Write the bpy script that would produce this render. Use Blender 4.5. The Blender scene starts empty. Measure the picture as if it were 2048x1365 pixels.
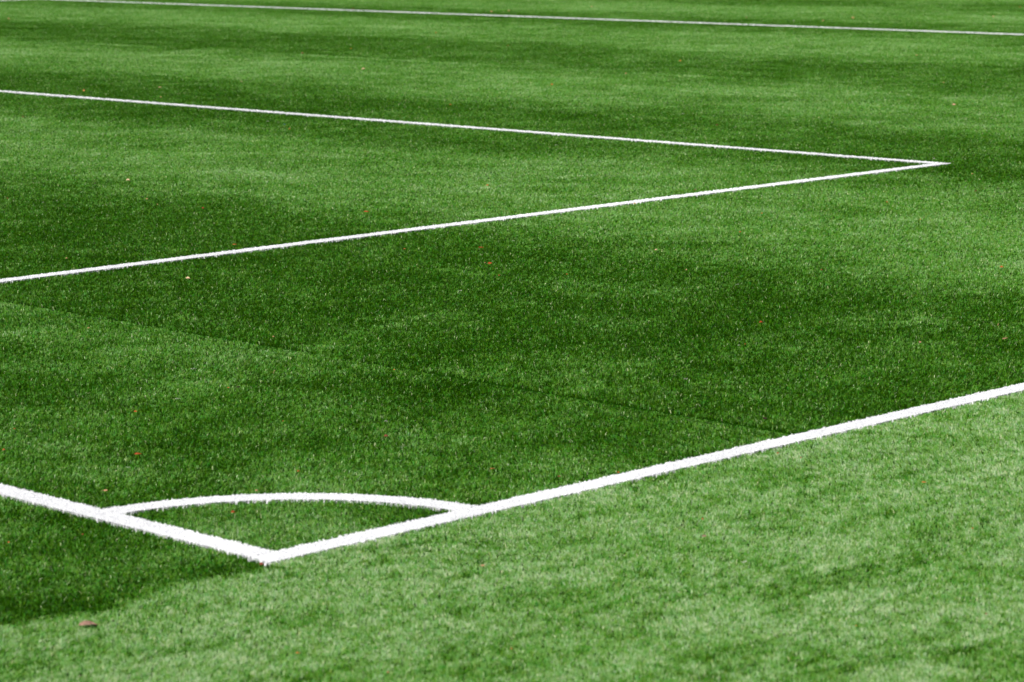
import bpy, math, random
import numpy as np
from mathutils import Matrix, Vector

# ---------------------------------------------------------------- camera, sky, sun, exposure
scene = bpy.context.scene
COL = scene.collection
PITCH, YAW, ROLL = 0.161034, 0.783487, -0.007842
CAM = Vector((-5.34100, -6.37758, 2.04370))
fw = Vector((math.cos(YAW)*math.cos(PITCH), math.sin(YAW)*math.cos(PITCH), -math.sin(PITCH)))
rt = Vector((math.sin(YAW), -math.cos(YAW), 0))
up = rt.cross(fw)
rt2 = rt*math.cos(ROLL) + up*math.sin(ROLL)
up2 = up*math.cos(ROLL) - rt*math.sin(ROLL)
cd = bpy.data.cameras.new('camera')
cam = bpy.data.objects.new('camera', cd); COL.objects.link(cam)
M = Matrix((rt2, up2, -fw)).transposed().to_4x4(); M.translation = CAM
cam.matrix_world = M
cd.sensor_width = 36; cd.lens = 5523.87/2048*36
cd.clip_start = 0.1; cd.clip_end = 2000
cd.dof.use_dof = True; cd.dof.focus_distance = 13.5; cd.dof.aperture_fstop = 6.3
scene.camera = cam

SUN_EL, SUN_AZ = math.radians(42), math.radians(188)      # azimuth of the sun measured from +X towards +Y
world = bpy.data.worlds.new("World"); scene.world = world; world.use_nodes = True
wn = world.node_tree.nodes; wl = world.node_tree.links
sky = wn.new('ShaderNodeTexSky'); sky.sky_type = 'NISHITA'; sky.sun_disc = False
sky.sun_elevation = SUN_EL; sky.sun_rotation = math.pi/2 - SUN_AZ
sky.dust_density = 3.0; sky.air_density = 1.0
hs = wn.new('ShaderNodeHueSaturation'); hs.inputs['Saturation'].default_value = .35      # thin high cloud: paler than a clear sky
wl.new(sky.outputs[0], hs.inputs['Color']); wl.new(hs.outputs[0], wn['Background'].inputs[0]); wn['Background'].inputs[1].default_value = 0.10
sd = bpy.data.lights.new('sun', 'SUN'); sd.energy = 3.0; sd.angle = math.radians(5); sd.color = (1, .975, .94)
so = bpy.data.objects.new('sun', sd); COL.objects.link(so)
sdir = Vector((math.cos(SUN_EL)*math.cos(SUN_AZ), math.cos(SUN_EL)*math.sin(SUN_AZ), math.sin(SUN_EL)))
so.rotation_euler = sdir.to_track_quat('Z', 'Y').to_euler()
scene.view_settings.view_transform = 'Standard'; scene.view_settings.look = 'None'
scene.view_settings.exposure = 0.92; scene.view_settings.gamma = 1.0
scene.view_settings.use_curve_mapping = False
scene.cycles.max_bounces = 6; scene.cycles.transparent_max_bounces = 2

rng = np.random.default_rng(7)
W = 0.107                    # width of the white lines
P1, P2, HX, FY = 5.909, 11.573, 27.412, 39.5   # penalty area side, front, halfway line, far touchline

# ---------------------------------------------------------------- helpers
def tag(o, label=None, cat=None, group=None, kind=None):
    if label: o['label'] = label
    if cat: o['category'] = cat
    if group: o['group'] = group
    if kind: o['kind'] = kind
    return o

def vnoise(x, y, seed=0):
    """smooth value noise in -1..1"""
    xi = np.floor(x).astype(np.int64); yi = np.floor(y).astype(np.int64)
    fx = x - xi; fy = y - yi
    fx = fx*fx*fx*(fx*(fx*6-15)+10); fy = fy*fy*fy*(fy*(fy*6-15)+10)
    def h(a, b):
        n = (a*374761393 + b*668265263 + seed*1274126177) & 0xffffffff
        n = ((n ^ (n >> 13)) * 1274126177) & 0xffffffff
        n = ((n ^ (n >> 16)) * 2246822519) & 0xffffffff
        return ((n ^ (n >> 15)) & 0xffff)/32767.5 - 1
    a = h(xi, yi)*(1-fx) + h(xi+1, yi)*fx
    b = h(xi, yi+1)*(1-fx) + h(xi+1, yi+1)*fx
    return a*(1-fy) + b*fy

def fbm(x, y, seed=0, oct=3):
    s = 0; a = 1; t = 0
    for k in range(oct):
        c, n = math.cos(.7*k), math.sin(.7*k)
        s = s + a*vnoise((c*x+n*y)*2**k + 11*k, (c*y-n*x)*2**k - 7*k, seed+k); t += a; a *= .55
    return s/t*1.5

def sstep(a, b, x):
    t = np.clip((x-a)/(b-a), 0, 1); return t*t*(3-2*t)

def mesh_from(name, verts, faces4, mat, tint=None, smooth=True, hue=None):
    """verts (n,3) array, faces4 (m,4) array of quads (a triangle repeats nothing: pass faces3 in a tuple)"""
    me = bpy.data.meshes.new(name)
    if not isinstance(faces4, tuple): faces4 = (faces4,)
    nl = sum(f.size for f in faces4); nf = sum(len(f) for f in faces4)
    me.vertices.add(len(verts)); me.vertices.foreach_set('co', np.ascontiguousarray(verts, np.float32).ravel())
    me.loops.add(nl); me.loops.foreach_set('vertex_index', np.concatenate([f.ravel() for f in faces4]).astype(np.int32))
    me.polygons.add(nf)
    tot = np.concatenate([np.full(len(f), f.shape[1], np.int32) for f in faces4])
    st = np.concatenate([[0], np.cumsum(tot)[:-1]]).astype(np.int32)
    me.polygons.foreach_set('loop_start', st)
    me.update(calc_edges=True)
    if tint is not None:
        a = me.attributes.new('tint', 'FLOAT', 'POINT'); a.data.foreach_set('value', np.ascontiguousarray(tint, np.float32))
    if hue is not None:
        a = me.attributes.new('hue', 'FLOAT', 'POINT'); a.data.foreach_set('value', np.ascontiguousarray(hue, np.float32))
    if not smooth: me.shade_flat()
    me.materials.append(mat)
    o = bpy.data.objects.new(name, me); COL.objects.link(o)
    return o

# ---------------------------------------------------------------- materials
def new_mat(name):
    m = bpy.data.materials.new(name); m.use_nodes = True
    nt = m.node_tree; return m, nt, nt.nodes['Principled BSDF']

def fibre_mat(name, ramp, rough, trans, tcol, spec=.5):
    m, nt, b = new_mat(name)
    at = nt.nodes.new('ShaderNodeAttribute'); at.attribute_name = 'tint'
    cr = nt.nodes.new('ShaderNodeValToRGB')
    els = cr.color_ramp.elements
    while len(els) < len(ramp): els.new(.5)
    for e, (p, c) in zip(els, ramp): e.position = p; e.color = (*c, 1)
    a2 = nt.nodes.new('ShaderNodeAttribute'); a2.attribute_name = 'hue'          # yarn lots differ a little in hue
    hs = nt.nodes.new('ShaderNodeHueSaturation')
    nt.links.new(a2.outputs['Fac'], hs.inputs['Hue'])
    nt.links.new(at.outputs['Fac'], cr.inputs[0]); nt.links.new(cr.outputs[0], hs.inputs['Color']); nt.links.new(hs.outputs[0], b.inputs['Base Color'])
    b.inputs['Roughness'].default_value = rough
    b.inputs['Specular IOR Level'].default_value = spec
    t = nt.nodes.new('ShaderNodeBsdfTranslucent'); t.inputs[0].default_value = (*tcol, 1)
    mx = nt.nodes.new('ShaderNodeMixShader'); mx.inputs[0].default_value = trans
    nt.links.new(b.outputs[0], mx.inputs[1]); nt.links.new(t.outputs[0], mx.inputs[2])
    nt.links.new(mx.outputs[0], nt.nodes['Material Output'].inputs[0])
    return m

GREEN = fibre_mat('green_fibre', [(0, (.010, .066, .0004)), (.33, (.033, .142, .0008)), (.62, (.100, .230, .050)), (.85, (.232, .325, .178)), (1, (.39, .46, .23))], .5, .16, (.07, .24, .002), .12)  # paler ramp stops include the painted sheen of pile leaning away
WHITE = fibre_mat('white_fibre', [(0, (.46, .46, .47)), (.14, (.74, .74, .75)), (1, (.83, .83, .84))], .5, .3, (.85, .85, .85), .4)

def ground_mat():
    m, nt, b = new_mat('turf_backing')
    N = nt.nodes.new; L = nt.links.new
    tc = N('ShaderNodeTexCoord')
    n1 = N('ShaderNodeTexNoise'); n1.inputs['Scale'].default_value = 130; n1.inputs['Detail'].default_value = 4
    n2 = N('ShaderNodeTexNoise'); n2.inputs['Scale'].default_value = .6; n2.inputs['Detail'].default_value = 5
    L(tc.outputs['Object'], n1.inputs[0]); L(tc.outputs['Object'], n2.inputs[0])
    c1 = N('ShaderNodeValToRGB'); c1.color_ramp.elements[0].color = (.003, .018, .001, 1); c1.color_ramp.elements[1].color = (.016, .075, .002, 1)
    c1.color_ramp.elements[0].position = .3; c1.color_ramp.elements[1].position = .75
    L(n1.outputs[0], c1.inputs[0])
    mx = N('ShaderNodeMix'); mx.data_type = 'RGBA'; mx.blend_type = 'MULTIPLY'; mx.inputs[0].default_value = .6
    L(c1.outputs[0], mx.inputs[6]); L(n2.outputs[0], mx.inputs[7])
    L(mx.outputs[2], b.inputs['Base Color']); b.inputs['Roughness'].default_value = 1; b.inputs['Specular IOR Level'].default_value = 0
    bp = N('ShaderNodeBump'); bp.inputs['Strength'].default_value = .8; bp.inputs['Distance'].default_value = .01
    L(n1.outputs[0], bp.inputs['Height']); L(bp.outputs[0], b.inputs['Normal'])
    return m

# ---------------------------------------------------------------- ground sheet
G = 900.0
tag(mesh_from('ground', np.array([(-G, -G, 0), (G, -G, 0), (G, G, 0), (-G, G, 0)]), np.array([[0, 1, 2, 3]]), ground_mat()), kind='structure')

# ---------------------------------------------------------------- tuft roots (level of detail falls with distance from the photograph's viewpoint)
AZ_R, AZ_L = math.radians(13.4), math.radians(13.4)
D0, D1 = 5.7, 64.0
FPT = 5                       # fibres per tuft
RHO = 44000.0/FPT             # tufts per square metre at 8 m
def dens(d): return RHO*(8.0/d)**1.40
dg = np.geomspace(D0, D1, 4000)
half = AZ_R + 1.5/dg*np.maximum(0, 1-dg/32)            # extra side margin close to the camera
pdf = dens(dg)*dg*2*half
cdf = np.concatenate([[0], np.cumsum((pdf[1:]+pdf[:-1])/2*np.diff(dg))])
NT = int(cdf[-1]); cdf /= cdf[-1]
ii = np.arange(1, NT+1, dtype=np.float64)             # evenly spread roots (low-discrepancy set) with a little scatter
u1 = (ii*0.7548776662466927) % 1; u2 = (ii*0.5698402909980532) % 1
td = np.interp(u1, cdf, dg)
phi = YAW + (u2*2-1)*np.interp(td, dg, half)
sp0 = 1/np.sqrt(dens(td))
tx = CAM.x + td*np.cos(phi) + rng.normal(0, .30, NT)*sp0
ty = CAM.y + td*np.sin(phi) + rng.normal(0, .30, NT)*sp0
print('tufts', NT)

# ---------------------------------------------------------------- nap: which way the pile lies. +1 leans away along +X+Y, -1 leans back
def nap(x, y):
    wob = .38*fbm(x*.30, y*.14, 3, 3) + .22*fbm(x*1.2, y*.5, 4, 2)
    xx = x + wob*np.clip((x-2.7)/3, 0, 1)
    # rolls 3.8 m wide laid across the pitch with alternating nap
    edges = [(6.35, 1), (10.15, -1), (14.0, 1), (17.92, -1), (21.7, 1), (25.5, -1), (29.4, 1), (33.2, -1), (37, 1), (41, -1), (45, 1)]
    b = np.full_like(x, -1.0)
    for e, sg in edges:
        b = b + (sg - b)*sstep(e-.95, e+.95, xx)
    far_lift = np.clip((x-8)/18, 0, 1)  # lifts nap and tint with distance: paleness of the grazing view painted in
    far = b*(.35-.10*far_lift) + .17*far_lift + .04
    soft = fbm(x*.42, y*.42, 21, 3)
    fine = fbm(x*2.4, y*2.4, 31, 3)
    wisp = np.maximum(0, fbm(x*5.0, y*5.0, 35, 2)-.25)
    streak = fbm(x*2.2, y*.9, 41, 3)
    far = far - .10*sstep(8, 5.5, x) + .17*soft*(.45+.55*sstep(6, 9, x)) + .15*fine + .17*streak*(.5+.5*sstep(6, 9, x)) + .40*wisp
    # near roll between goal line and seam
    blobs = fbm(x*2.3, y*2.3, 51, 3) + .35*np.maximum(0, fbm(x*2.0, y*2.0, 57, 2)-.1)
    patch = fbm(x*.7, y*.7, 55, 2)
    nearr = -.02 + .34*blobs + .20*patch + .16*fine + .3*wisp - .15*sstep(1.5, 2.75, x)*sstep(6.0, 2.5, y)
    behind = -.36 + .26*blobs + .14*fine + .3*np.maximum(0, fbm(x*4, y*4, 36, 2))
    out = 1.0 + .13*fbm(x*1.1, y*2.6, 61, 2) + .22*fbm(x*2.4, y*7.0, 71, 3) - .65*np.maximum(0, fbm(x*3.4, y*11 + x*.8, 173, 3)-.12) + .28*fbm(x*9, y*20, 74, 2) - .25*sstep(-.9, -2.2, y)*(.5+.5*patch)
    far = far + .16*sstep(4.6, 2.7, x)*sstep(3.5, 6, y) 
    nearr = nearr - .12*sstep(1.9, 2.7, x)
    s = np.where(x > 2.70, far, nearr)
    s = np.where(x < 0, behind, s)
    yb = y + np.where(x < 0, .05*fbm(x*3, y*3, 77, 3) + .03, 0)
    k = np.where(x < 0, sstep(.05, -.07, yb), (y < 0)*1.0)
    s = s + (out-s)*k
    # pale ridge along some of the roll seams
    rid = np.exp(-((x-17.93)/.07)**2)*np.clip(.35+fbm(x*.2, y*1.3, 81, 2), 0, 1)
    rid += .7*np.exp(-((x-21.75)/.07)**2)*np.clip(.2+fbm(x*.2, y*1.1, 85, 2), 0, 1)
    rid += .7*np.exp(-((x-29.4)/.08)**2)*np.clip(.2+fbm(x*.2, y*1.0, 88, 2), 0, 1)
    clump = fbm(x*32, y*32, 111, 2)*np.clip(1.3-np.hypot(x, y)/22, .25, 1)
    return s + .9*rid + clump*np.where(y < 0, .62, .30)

def on_line(x, y):
    """index of the marking a tuft belongs to, 0 = green"""
    j = rng.normal(0, .0022, len(x)); x = x + j; y = y + rng.normal(0, .0022, len(x))
    r = np.hypot(x, y)
    L = np.zeros(len(x), np.int32)
    h = W/2
    L[(np.abs(x-HX) < h) & (y > 0) & (y < FY)] = 5
    L[(np.abs(y-FY) < h) & (x > 0)] = 6
    box = ((np.abs(x-P2) < h) & (y > P1-h) & (y < 33.6+h)) | ((np.abs(y-P1) < h) & (x > W) & (x < P2+h)) | ((np.abs(y-33.6) < h) & (x > W) & (x < P2+h))
    L[box] = 4
    L[(r < 1.0) & (r > 1.0-W) & (x > W) & (y > W)] = 3
    L[(x >= 0) & (x < W) & (y > -.0) & (y < FY)] = 2
    L[(y >= 0) & (y < W) & (x > -.010)] = 1
    return L

lid = on_line(tx, ty)
# white inlay is tufted denser: add copies of the white roots
m = lid > 0
ex = np.repeat(np.where(m)[0], 1)
sp = .006*np.maximum(1, td[ex]/10)
ax = tx[ex] + rng.normal(0, 1, len(ex))*sp; ay = ty[ex] + rng.normal(0, 1, len(ex))*sp
al = on_line(ax, ay); keep = al > 0
tx = np.concatenate([tx, ax[keep]]); ty = np.concatenate([ty, ay[keep]]); td = np.concatenate([td, td[ex][keep]]); lid = np.concatenate([lid, al[keep]])
# open seam at x = 2.70: the rolls part by a few millimetres
gap = (np.abs(tx-2.703-.006*vnoise(ty*1.1, ty*0, 5)) < np.where(ty < 2.2, .019, .012)*np.clip(1-.8*np.exp(-((ty-2.6)/.5)**4)+.25*vnoise(ty*1.7, ty*0, 9), .1, 1.2)) & (lid == 0) & (ty > 0)
gap |= (np.abs(ty+.004) < .004) & (tx < -.02)
tx, ty, td, lid = tx[~gap], ty[~gap], td[~gap], lid[~gap]

AW = np.array([.7071, .7071])        # direction away from the photograph's side
def fibres(sel):
    n0 = int(sel.sum())
    x = np.repeat(tx[sel], FPT); y = np.repeat(ty[sel], FPT); d = np.repeat(td[sel], FPT); w = np.repeat(lid[sel] > 0, FPT)
    n = len(x)
    s = nap(tx[sel], ty[sel])
    lat = .25*fbm(tx[sel]*.8, ty[sel]*.8, 95, 2)
    tr = rng.normal(0, .32, (n0, 2))*np.clip(1.35-td[sel]/40, .45, 1)[:, None]                   # tuft to tuft
    sc = np.maximum(1, (d/9.0)**.52)
    # lean vector (horizontal offset of the tip in units of fibre length)
    lx = np.repeat(np.clip(s, -1.1, 1.6)*AW[0]*.90 - lat*AW[1] + tr[:, 0], FPT) + rng.normal(0, .40, n)
    ly = np.repeat(np.clip(s, -1.1, 1.6)*AW[1]*.90 + lat*AW[0] + tr[:, 1], FPT) + rng.normal(0, .40, n)
    lx = np.where(w, lx*.38, lx); ly = np.where(w, ly*.38, ly)
    q = np.hypot(lx, ly)+1e-6; lim = np.minimum(q, 1.25)/q; lx *= lim; ly *= lim
    ln = rng.uniform(.0115, .0180, n)
    h = rng.uniform(.0145, .0175, n)*(1 - .12*np.minimum(q, 1.25))*np.repeat(rng.uniform(.78, 1.10, n0), FPT)
    sx = np.repeat(tx[sel], FPT); sy = np.repeat(ty[sel], FPT)
    h = np.where((sx < 2.70) & (sx > 2.655) & (sy > 0), h*.72, h)          # the near roll's edge is trodden down at the open seam
    h = np.where(w, rng.uniform(.0146, .0170, n) + .0075*sstep(14, 42, d), h)
    jt = np.where(w, .0016, .0022*sc); x0 = x + rng.normal(0, 1, n)*jt; y0 = y + rng.normal(0, 1, n)*jt
    wd = rng.uniform(.0017, .0026, n)*sc
    ang = np.arctan2(ly, lx) + math.pi/2 + rng.normal(0, .6, n)
    wx = np.cos(ang)*wd/2; wy = np.sin(ang)*wd/2
    V = np.empty((n, 5, 3), np.float32)
    V[:, 0] = np.stack([x0-wx, y0-wy, 0*h], 1); V[:, 1] = np.stack([x0+wx, y0+wy, 0*h], 1)
    mx = x0 + lx*ln*.42; my = y0 + ly*ln*.42; mz = h*.74
    cu = np.where(w, .0012, .0036)                       # the fibre ends curl over sideways
    ex_ = rng.normal(0, 1, n)*cu; ey_ = rng.normal(0, 1, n)*cu
    V[:, 2] = np.stack([mx+wx*.95, my+wy*.95, mz], 1); V[:, 3] = np.stack([mx-wx*.95, my-wy*.95, mz], 1)
    V[:, 4] = np.stack([x0+lx*ln+ex_, y0+ly*ln+ey_, h], 1)
    base = (np.arange(n)*5)[:, None]
    f4 = base + np.array([0, 1, 2, 3]); f3 = base + np.array([3, 2, 4])
    t = np.clip(rng.normal(.34, .12, n) + np.repeat(rng.normal(0, .09, n0), FPT) + .22*np.repeat(np.clip(s, -.9, 1.5), FPT) + .07*np.repeat(fbm(tx[sel]*3, ty[sel]*3, 99, 2), FPT), 0, .9)  # tint follows nap: sheen and shade of the pile painted in, outer roll paler
    t = np.where(rng.random(n) < .016, rng.uniform(.86, 1, n), t)
    t = np.where(w, rng.random(n), t)
    hue = .491 + np.repeat(rng.normal(0, .010, n0), FPT) + rng.normal(0, .008, n)
    hue = np.where(w, .5, hue)
    return V.reshape(-1, 3), (f4, f3), np.repeat(t, 5), np.repeat(hue, 5)

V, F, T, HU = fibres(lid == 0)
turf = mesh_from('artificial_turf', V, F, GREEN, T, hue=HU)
tag(turf, 'short green artificial turf with light and dark nap bands around the white lines', 'turf', kind='stuff')

MARK = {
 1: ('touchline', 'thick white touchline rising to the right from the corner, nearest to the viewer', [(0, 0, 60, W)]),
 2: ('goal_line', 'thick white goal line running from the corner up to the left edge', [(0, W, W, FY)]),
 3: ('corner_arc', 'curved white quarter-circle arc joining goal line and touchline at the corner', None),
 4: ('penalty_area_line', 'white penalty area outline with its pointed corner at the right of the photo', [(W, P1-W/2, P2+W/2, P1+W/2), (P2-W/2, P1+W/2, P2+W/2, 33.6-W/2), (W, 33.6-W/2, P2+W/2, 33.6+W/2)]),
 5: ('halfway_line', 'thin far white halfway line crossing the top of the photo', [(HX-W/2, W, HX+W/2, FY-W/2)]),
 6: ('far_touchline', 'short end of far white line in the extreme top left corner of the photo', [(0, FY-W/2, 60, FY+W/2)]),
}
for k_, (nm, lb, rects) in MARK.items():
    V, (f4, f3), T, HU = fibres(lid == k_)
    z = .012
    bv, bf = [], []
    if rects:
        for x0, y0, x1, y1 in rects:
            e = .006; i = len(V)+len(bv)
            bv += [(x0+e, y0+e, z), (x1-e, y0+e, z), (x1-e, y1-e, z), (x0+e, y1-e, z)]; bf.append([i, i+1, i+2, i+3])
    else:
        N_ = 48; a0 = math.asin(W/1.0)*1.02
        for i_ in range(N_+1):
            a = a0 + (math.pi/2-2*a0)*i_/N_
            for r in (1-W+.006, 1-.006): bv.append((r*math.cos(a), r*math.sin(a), z+.0003))
        b0 = len(V)
        bf = [[b0+2*i_, b0+2*i_+1, b0+2*i_+3, b0+2*i_+2] for i_ in range(N_)]
    V = np.concatenate([V, np.array(bv, np.float32)]); T = np.concatenate([T, np.full(len(bv), .1)]); HU = np.concatenate([HU, np.full(len(bv), .5)])
    o = mesh_from(nm, V, (f4, np.array(bf), f3), WHITE, T, hue=HU)
    tag(o, lb, 'pitch line', group='white lines of the pitch')

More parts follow.
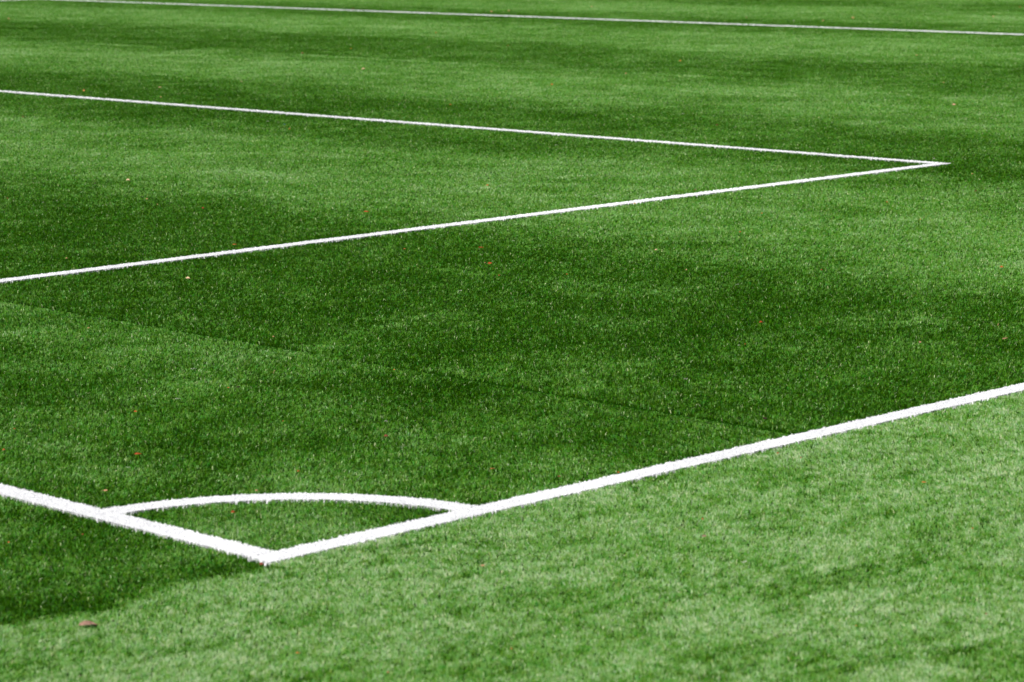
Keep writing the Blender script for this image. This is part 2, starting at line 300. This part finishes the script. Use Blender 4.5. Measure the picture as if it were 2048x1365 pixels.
# ---------------------------------------------------------------- leaves, loose fibres and scraps lying on the turf (x, y, length, kind, colour, label)
LITTER=[
(-0.840,-0.200,0.0450,'big','pinkbrown','large curled pinkish-brown dry leaf in the bright turf near the bottom left corner'),
(-0.772,-0.228,0.0113,'leaf','darkbrown','small dark brown leaf scrap just right of the large pinkish leaf'),
(0.265,1.188,0.0189,'leaf','tan','curled tan leaf with thin stem just above goal line left of corner arc'),
(0.622,0.809,0.0120,'leaf','tan','small tan leaf touching the far edge of the corner arc'),
(0.351,0.607,0.0166,'leaf','redorange','bright red-orange leaf inside the corner quarter circle'),
(-0.412,0.794,0.0095,'leaf','orange','small orange leaf scrap below the goal line at the left edge of the photo'),
(-0.184,0.713,0.0080,'leaf','red','faint reddish leaf scrap below the goal line, left of where the corner arc meets it'),
(-0.050,-0.017,0.0184,'leaf','redbrown','thin reddish-brown leaf just below the tip of the corner'),
(0.727,1.608,0.0330,'thin','redorange','long thin orange-brown leaf sliver above the curled tan leaf, left of the corner arc'),
(0.437,2.039,0.0130,'leaf','orange','orange leaf scrap at the left edge of the photo above the goal line'),
(0.546,1.428,0.0161,'fibre','white','short pale wisp of loose turf fibre above the curled tan leaf'),
(0.933,0.949,0.0124,'leaf','redorange','small red-orange leaf above the middle of the corner arc'),
(-0.630,-0.859,0.0149,'thin','orange','thin orange leaf sliver at the bottom of the photo, right of the large pinkish leaf'),
(1.428,0.469,0.0196,'thin','redorange','thin orange-red leaf above the place where the corner arc joins the touchline'),
(1.502,0.464,0.0089,'fibre','white',"tiny white turf fibre beside the thin orange-red leaf above the arc's right end"),
(1.453,0.242,0.0070,'leaf','darkbrown','very small dark brown leaf crumb just above the touchline right of the corner arc'),
(1.495,0.204,0.0123,'leaf','redbrown','small red-brown leaf close above the touchline right of the corner arc'),
(1.687,0.098,0.0106,'leaf','orange','orange leaf scrap lying on the far edge of the white touchline'),
(0.397,-0.529,0.0137,'leaf','tan','tan-orange leaf with brown tail in bright turf below touchline right of the corner'),
(-0.203,-1.248,0.0068,'leaf','orange','tiny orange leaf fleck in the bright turf at bottom centre'),
(-0.588,-1.172,0.0066,'leaf','orange','tiny orange leaf fleck at the very bottom edge left of centre'),
(1.153,-0.765,0.0191,'leaf','pinkbrown','pinkish leaf with a dark underside in the middle of the bright turf'),
(2.332,-0.097,0.0109,'leaf','redorange','red-orange leaf scrap just below the touchline, the left one of a pair'),
(2.327,-0.209,0.0090,'leaf','red','small red leaf scrap just below the touchline, the right one of a pair'),
(0.965,-1.088,0.0198,'fibre','white','white sliver of loose fibre in the bright turf right of the pinkish leaf'),
(2.281,-0.790,0.0207,'thin','orange','thin orange leaf in the bright turf towards the right edge, below the touchline'),
(1.336,-0.598,0.0082,'leaf','orange','tiny orange leaf fleck just above the pinkish leaf in the bright turf'),
(1.436,-1.364,0.0077,'leaf','darkbrown','tiny dark leaf crumb in the bright turf below the thin orange leaf'),
(1.822,-1.320,0.0080,'leaf','orange','tiny orange leaf fleck in the bright turf close to the right edge'),
(0.975,-1.970,0.0099,'leaf','redbrown','small brown leaf scrap low in the bright turf near the right edge'),
(0.622,-1.781,0.0070,'leaf','orange','tiny orange leaf fleck low in the bright turf right of centre'),
(3.797,5.165,0.0294,'leaf','paletan','bright pale tan leaf just below the near side line of the penalty area'),
(3.865,6.345,0.0141,'leaf','tan','small tan leaf scrap just above the penalty area side line near the left edge'),
(4.890,6.102,0.0293,'thin','orange','thin orange-brown leaf touching the far side of the penalty area side line'),
(2.406,4.172,0.0166,'leaf','tan','small tan leaf just below the dark turf seam on the left'),
(2.200,2.575,0.0171,'upright','pinktan','pale pinkish leaf standing upright below the turf seam'),
(1.870,2.415,0.0187,'leaf','darkbrown','dark brown leaf with a tan edge, larger of two lying together below the seam'),
(1.839,2.442,0.0104,'leaf','orange','small orange leaf scrap immediately left of the dark brown leaf'),
(2.015,2.890,0.0324,'fibre','white','long white loose fibre below the seam, upper of two'),
(1.521,2.377,0.0284,'fibre','white','long white loose fibre below the seam, lower of two'),
(2.024,3.382,0.0178,'fibre','grey','faint grey loose fibre below the seam towards the left'),
(1.241,2.293,0.0159,'leaf','orange','orange leaf in the mottled turf left of centre, above the goal line'),
(0.704,2.351,0.0096,'leaf','orange','orange leaf scrap near the left edge between seam and goal line'),
(2.834,3.327,0.0116,'leaf','tan','tiny tan leaf scrap beside the dark turf seam'),
(1.513,1.712,0.0078,'leaf','orange','tiny orange fleck in the mottled turf below the upright pinkish leaf'),
(5.745,4.913,0.0346,'thin','redorange','long orange-red leaf below the penalty area side line, upper of two near the centre'),
(5.293,4.383,0.0304,'leaf','redorange','orange leaf below the penalty area side line, lower of two near the centre'),
(5.305,4.434,0.0111,'leaf','tan','tan crumb touching the left end of the orange leaf near the centre'),
(6.080,4.981,0.0176,'fibre','white','tiny white loose fibre right of the long orange-red leaf'),
(4.438,3.735,0.0180,'fibre','white','short white loose fibre in the dark turf left of centre'),
(6.341,4.092,0.0200,'leaf','pinktan','pale pinkish leaf in the light band right of centre'),
(5.422,5.213,0.0144,'leaf','orange','small orange-brown leaf scrap below the penalty area side line, left of centre'),
(2.603,2.252,0.0108,'leaf','orange','small orange leaf crumb where the turf seam fades out'),
(1.575,1.188,0.0189,'leaf','redbrown',"slanted red-brown leaf in the mottled turf above the corner arc's right end"),
(1.767,1.397,0.0136,'fibre','white','short white loose fibre just above the slanted red-brown leaf'),
(3.256,1.158,0.0189,'fibre','white','short white loose fibre above the right half of the turf seam'),
(4.998,4.016,0.0134,'leaf','red','tiny red leaf fleck below the lower orange leaf near the centre'),
(5.268,3.770,0.0134,'leaf','orange','tiny orange leaf fleck in the dark turf at the centre of the photo'),
(5.826,3.409,0.0135,'leaf','tan','tiny tan leaf fleck in the dark turf below the pale pinkish leaf'),
(4.669,1.925,0.0214,'leaf','redorange','orange-red leaf alone in the dark turf right of centre'),
(7.307,4.281,0.0150,'leaf','orange','small orange leaf scrap in the light band right of the pale pinkish leaf'),
(6.309,2.865,0.0135,'leaf','red','tiny red leaf fleck between the light band and the dark turf on the right'),
(7.021,2.195,0.0243,'leaf','orange','orange leaf at the right edge of the photo below the light band'),
(4.700,1.019,0.0158,'leaf','pinktan','small pinkish leaf in the dark turf on the right above the touchline'),
(5.036,0.791,0.0341,'thin','tanbrown','long tan-brown leaf sliver in the dark turf at the right edge'),
(5.347,1.045,0.0141,'upright','tan','tiny tan leaf standing upright above the long tan-brown sliver'),
(2.808,0.358,0.0213,'leaf','darkbrown','dark brown leaf at the right end of the turf seam'),
(6.800,4.132,0.0146,'fibre','white','tiny white fibre in the light band right of the pale pinkish leaf'),
(5.556,2.824,0.0260,'fibre','grey','grey-white loose fibre in the dark turf right of centre'),
(4.069,1.555,0.0135,'fibre','white','short white loose fibre below the lone orange-red leaf'),
(4.390,1.129,0.0201,'fibre','grey','pale loose fibre in the dark turf, left of the small pinkish leaf'),
(4.133,1.573,0.0090,'leaf','orange','tiny orange crumb beside a short white fibre right of centre'),
(6.746,9.550,0.0360,'leaf','paletan','pale tan and brown leaf in the light band inside the penalty area'),
(6.457,9.556,0.0178,'leaf','darkbrown','small dark leaf left of the pale tan leaf inside the penalty area'),
(9.633,14.922,0.0232,'leaf','redbrown','red-brown leaf dot inside the penalty area near its front line, far left'),
(12.105,17.324,0.0315,'leaf','orangetan','orange-tan leaf just above the front line of the penalty area on the left'),
(12.930,17.091,0.0427,'thin','paletan','pale straw-coloured leaf above the front line of the penalty area'),
(14.069,17.110,0.0219,'leaf','paletan','tiny pale yellow leaf dot above the penalty area front line'),
(18.053,20.692,0.0386,'leaf','brown','brown leaf in the far dark stripe left of centre'),
(10.364,11.987,0.0218,'leaf','orange','orange leaf dot just below the penalty area front line'),
(10.651,12.390,0.0178,'scrap','blue','tiny blue scrap just below the front line of the penalty area'),
(6.076,8.463,0.0169,'leaf','tan','tan leaf dot below the pale tan leaf inside the penalty area, left one of two'),
(5.918,8.146,0.0133,'leaf','tan','tan leaf dot below the pale tan leaf inside the penalty area, right one of two'),
(5.981,7.747,0.0196,'leaf','red','small red leaf in the dark stripe inside the penalty area'),
(21.683,32.363,0.0418,'leaf','tan','tan leaf dot in the top left corner of the photo'),
(5.472,9.217,0.0136,'leaf','red','red leaf dot at the left edge inside the penalty area'),
(10.766,12.760,0.0180,'fibre','white','white fibre dot just below the penalty area front line'),
(12.049,15.948,0.0203,'leaf','tan','tiny tan leaf dot just below the straw-coloured leaf'),
(5.467,8.803,0.0134,'fibre','white','white fibre dot in the dark stripe inside the penalty area, left one of two'),
(5.584,8.807,0.0134,'fibre','white','white fibre dot in the dark stripe inside the penalty area, right one of two'),
(6.532,6.763,0.0418,'thin','redorange','long orange leaf in the penalty area, above the middle of its side line'),
(7.078,7.356,0.0135,'leaf','darkbrown','dark leaf dot directly above the long orange leaf in the penalty area'),
(27.561,30.306,0.0531,'leaf','brown','brown leaf lying on the far halfway line'),
(16.388,17.683,0.0468,'leaf','paletan','pale yellow leaf in the far light stripe'),
(24.173,23.916,0.0381,'leaf','darkbrown','black leaf dot just below the halfway line'),
(22.742,23.122,0.0293,'leaf','orange','faint orange leaf dot in the turf below the halfway line near the black dot'),
(13.209,12.917,0.0242,'leaf','redorange','orange-red leaf dot above the middle of the penalty area front line'),
(20.922,19.817,0.0267,'leaf','red','red leaf dot in the far stripes at top centre'),
(19.155,20.987,0.0264,'leaf','orange','orange leaf dot in the far dark stripe, right of the brown leaf'),
(15.833,14.084,0.0319,'leaf','orange','orange leaf in the far light stripe right of the pale yellow leaf'),
(8.185,7.327,0.0210,'leaf','orange','orange leaf in the light band inside the penalty area, right of centre'),
(19.822,15.779,0.0362,'leaf','orange','orange leaf in the far dark stripe right of centre'),
(17.651,14.683,0.0281,'leaf','tan','tan leaf dot in the far turf, left below an orange leaf'),
(17.267,13.989,0.0165,'leaf','darkbrown','dark crumb in the far turf right of centre'),
(8.156,6.260,0.0303,'fibre','white','white fibre just above the penalty area side line right of centre'),
(8.909,6.031,0.0206,'leaf','brown','brown leaf touching the far edge of the penalty area side line'),
(8.025,5.787,0.0197,'leaf','orangetan','tan leaf touching the near edge of the penalty area side line'),
(10.718,9.100,0.0202,'fibre','white','white fibre just below the penalty area front line right of centre'),
(28.246,27.516,0.0515,'leaf','tan','tan leaf just above the halfway line near the centre, left one of two'),
(28.727,27.571,0.0433,'leaf','tan','tan leaf just above the halfway line near the centre, right one of two'),
(30.761,27.522,0.0445,'leaf','tan','tan leaf dot above the halfway line right of the centre pair'),
(29.980,21.060,0.0559,'leaf','tan','largest tan leaf beyond the right half of the halfway line'),
(28.698,21.227,0.0314,'fibre','white','white dot just beyond the right half of the halfway line'),
(29.044,22.488,0.0403,'leaf','brown','brown leaf dot beyond the halfway line right of centre'),
(28.959,20.857,0.0313,'leaf','tan','tan leaf dot beyond the halfway line left of the largest tan leaf'),
(13.042,9.383,0.0262,'leaf','darkred','dark red leaf above the right half of the penalty area front line'),
(16.221,9.154,0.0380,'leaf','pinktan','pinkish-tan leaf in the turf above the penalty area corner'),
(18.657,11.049,0.0212,'leaf','tan','tan leaf dot above the pinkish-tan leaf on the right'),
(11.020,5.235,0.0180,'leaf','tan','tan leaf dot right of the penalty area corner'),
(10.099,4.550,0.0203,'leaf','darkred','dark red leaf right of and below the penalty area corner'),
(9.175,4.600,0.0164,'leaf','orange','orange leaf below the penalty area side line near its corner'),
(8.553,4.034,0.0125,'leaf','darkbrown','dark leaf dot below the penalty area corner'),
(34.796,21.187,0.0431,'leaf','red','red leaf dot in the top right corner of the photo'),
(8.533,3.854,0.0124,'leaf','orange','orange leaf dot in the light band under the penalty area corner'),
(8.135,4.798,0.0159,'leaf','orange','orange leaf dot just below the right part of the penalty area side line'),
(11.752,6.111,0.0190,'fibre','white','white fibre just above the tip of the penalty area corner'),
(13.766,10.415,0.0230,'fibre','white','white fibre above the right half of the penalty area front line'),
(31.578,19.479,0.0400,'leaf','tan','tan leaf dot beyond the halfway line near the right edge'),
(22.447,14.215,0.0309,'leaf','tan','tan leaf dot in the far turf below the right end of the halfway line')]
RGB = {'pinkbrown': (.40, .24, .20), 'darkbrown': (.035, .014, .008), 'tan': (.62, .36, .20), 'redorange': (.50, .09, .02), 'orange': (.60, .17, .035),
 'red': (.36, .05, .025), 'redbrown': (.26, .06, .03), 'white': (.82, .84, .84), 'grey': (.5, .55, .52), 'paletan': (.80, .58, .40), 'pinktan': (.68, .40, .30),
 'tanbrown': (.42, .25, .16), 'orangetan': (.68, .33, .12), 'blue': (.02, .12, .35), 'brown': (.20, .08, .03), 'darkred': (.16, .02, .012)}
_lm = {}
def litter_mat(c):
    if c in _lm: return _lm[c]
    m, nt, b = new_mat('litter_'+c)
    N = nt.nodes.new; L = nt.links.new
    tc = N('ShaderNodeTexCoord'); n = N('ShaderNodeTexNoise'); n.inputs['Scale'].default_value = 160; n.inputs['Detail'].default_value = 5
    L(tc.outputs['Object'], n.inputs[0])
    cr = N('ShaderNodeValToRGB'); r = RGB[c]
    cr.color_ramp.elements[0].position = .3; cr.color_ramp.elements[0].color = (*[v*f for v, f in zip(r, (.26, .25, .22))], 1)
    cr.color_ramp.elements[1].position = .65; cr.color_ramp.elements[1].color = (*[v*f for v, f in zip(r, (.60, .58, .49))], 1)
    L(n.outputs[0], cr.inputs[0]); L(cr.outputs[0], b.inputs['Base Color']); b.inputs['Roughness'].default_value = .6; b.inputs['Specular IOR Level'].default_value = .2
    _lm[c] = m; return m

def leaf_mesh(name, L, wr, curl, bend, R, mat, parent=None, jag=.06):
    """a dry leaf: pointed oval blade, cupped across and bent along its length, 0.4 mm thick"""
    nu, nv = 12, 6
    def surf(off):
        P = []
        for i in range(nu+1):
            t = i/nu
            hw = L*wr*.5*(abs(math.sin(math.pi*t**.9))**1.15 + .02)
            for j in range(nv+1):
                c = (j/nv-.5)*2
                jj = 1 + (R.uniform(-jag, jag) if j in (0, nv) else 0)
                z = abs(c)**1.6*curl*hw + bend*L*(t-.5)**2*(-1.6) + .05*L*math.sin(5*t+2*c) - .06*L*(1-abs(c))
                P.append((L*(t-.5), c*hw*jj, z + off))
        return P
    st = R.getstate(); a = surf(0); R.setstate(st); b = surf(.0004)
    k = len(a); F = []
    for i in range(nu):
        for j in range(nv):
            p = i*(nv+1)+j; q = p+nv+1
            F.append((p, p+1, q+1, q)); F.append((k+p, k+q, k+q+1, k+p+1))
    rim = [j for j in range(nv+1)] + [i*(nv+1)+nv for i in range(1, nu+1)] + [nu*(nv+1)+j for j in range(nv-1, -1, -1)] + [i*(nv+1) for i in range(nu-1, 0, -1)]
    for p, q in zip(rim, rim[1:]+rim[:1]): F.append((p, k+p, k+q, q))
    me = bpy.data.meshes.new(name); me.from_pydata(a+b, [], F); me.materials.append(mat)
    me.polygons.foreach_set('use_smooth', [True]*len(F))
    o = bpy.data.objects.new(name, me); COL.objects.link(o)
    if parent: o.parent = parent
    return o

def tube_mesh(name, pts, rad, mat, parent=None, flat=1.0):
    V, F = [], []; n = 6
    for i, p in enumerate(pts):
        p = Vector(p); d = (Vector(pts[min(i+1, len(pts)-1)]) - Vector(pts[max(i-1, 0)])).normalized()
        s = d.cross(Vector((0, 0, 1)))
        s = s.normalized() if s.length > 1e-4 else Vector((1, 0, 0)); u = s.cross(d)
        r = rad*(1-.5*i/(len(pts)-1))
        for k in range(n):
            a = 2*math.pi*k/n; V.append(p + s*math.cos(a)*r + u*math.sin(a)*r*flat)
        if i:
            for k in range(n): F.append(((i-1)*n+k, (i-1)*n+(k+1) % n, i*n+(k+1) % n, i*n+k))
    F.append(tuple(range(n))[::-1]); F.append(tuple(range(len(V)-n, len(V))))
    me = bpy.data.meshes.new(name); me.from_pydata([tuple(v) for v in V], [], F); me.materials.append(mat)
    o = bpy.data.objects.new(name, me); COL.objects.link(o)
    if parent: o.parent = parent
    return o

R = random.Random(11)
cross = math.atan2(rt.y, rt.x)
for (x, y, L, kind, c, lab) in LITTER:
    mat = litter_mat(c)
    L *= .86 if kind != 'big' else 1
    dist = math.hypot(x-CAM.x, y-CAM.y)
    yaw = cross + R.uniform(-.45, .45) + (math.pi if R.random() < .5 else 0)
    z = .0185
    if kind == 'big':
        root = bpy.data.objects.new('fallen_leaf', None); COL.objects.link(root); root.location = (x, y, z+.003); root.rotation_euler = (.34, 0.03, cross+.08)
        leaf_mesh('leaf_blade', L*1.12, .50, .25, .20, R, mat, root, .14)
        tube_mesh('leaf_stem', [(L*.50, 0, -.006), (L*.62, .002, -.002), (L*.76, -.001, -.006)], .0008, litter_mat('tanbrown'), root)
        tag(root, lab, 'leaf', 'dry leaves scattered on the turf')
    elif kind in ('leaf', 'thin', 'upright'):
        wr = {'leaf': R.uniform(.50, .72), 'thin': .24, 'upright': .5}[kind]
        LL = L*(1.05 if kind != 'leaf' else 1.0)
        o = leaf_mesh('fallen_leaf', LL, wr, R.uniform(.3, 1.0), R.uniform(-.3, .5), R, mat)
        o.location = (x, y, z + LL*.12)
        o.rotation_euler = (R.uniform(.5, .95), R.uniform(-.12, .12), cross + R.uniform(-.3, .3))
        if kind == 'upright': o.rotation_euler = (.2, -1.25, cross); o.location.z = z+LL*.4
        tag(o, lab, 'leaf', 'dry leaves scattered on the turf')
        if 'stem' in lab or 'tail' in lab:
            tube_mesh('leaf_stem', [(-LL*.45, 0, 0), (-LL*.8, .001, .001), (-LL*1.1, -.001, -.003)], .0008, litter_mat('tanbrown'), o)
    elif kind == 'fibre':
        n = 7; b = R.uniform(-.25, .25)
        pts = [(L*(i/(n-1)-.5), b*L*math.sin(math.pi*i/(n-1)), .004 + .003*math.sin(2.2*i+L*900)) for i in range(n)]
        o = tube_mesh('loose_fibre', pts, .0013*max(1, dist/14), mat, flat=.6)
        o.location = (x, y, z+.002); o.rotation_euler = (0, 0, cross + R.uniform(-.7, .7))
        tag(o, lab, 'loose fibre', 'loose pale fibres lying on the turf')
    else:
        o = leaf_mesh('paper_scrap', L, .7, .4, .3, R, mat)
        o.location = (x, y, z+.003); o.rotation_euler = (.6, 0, cross)
        tag(o, lab, 'scrap')
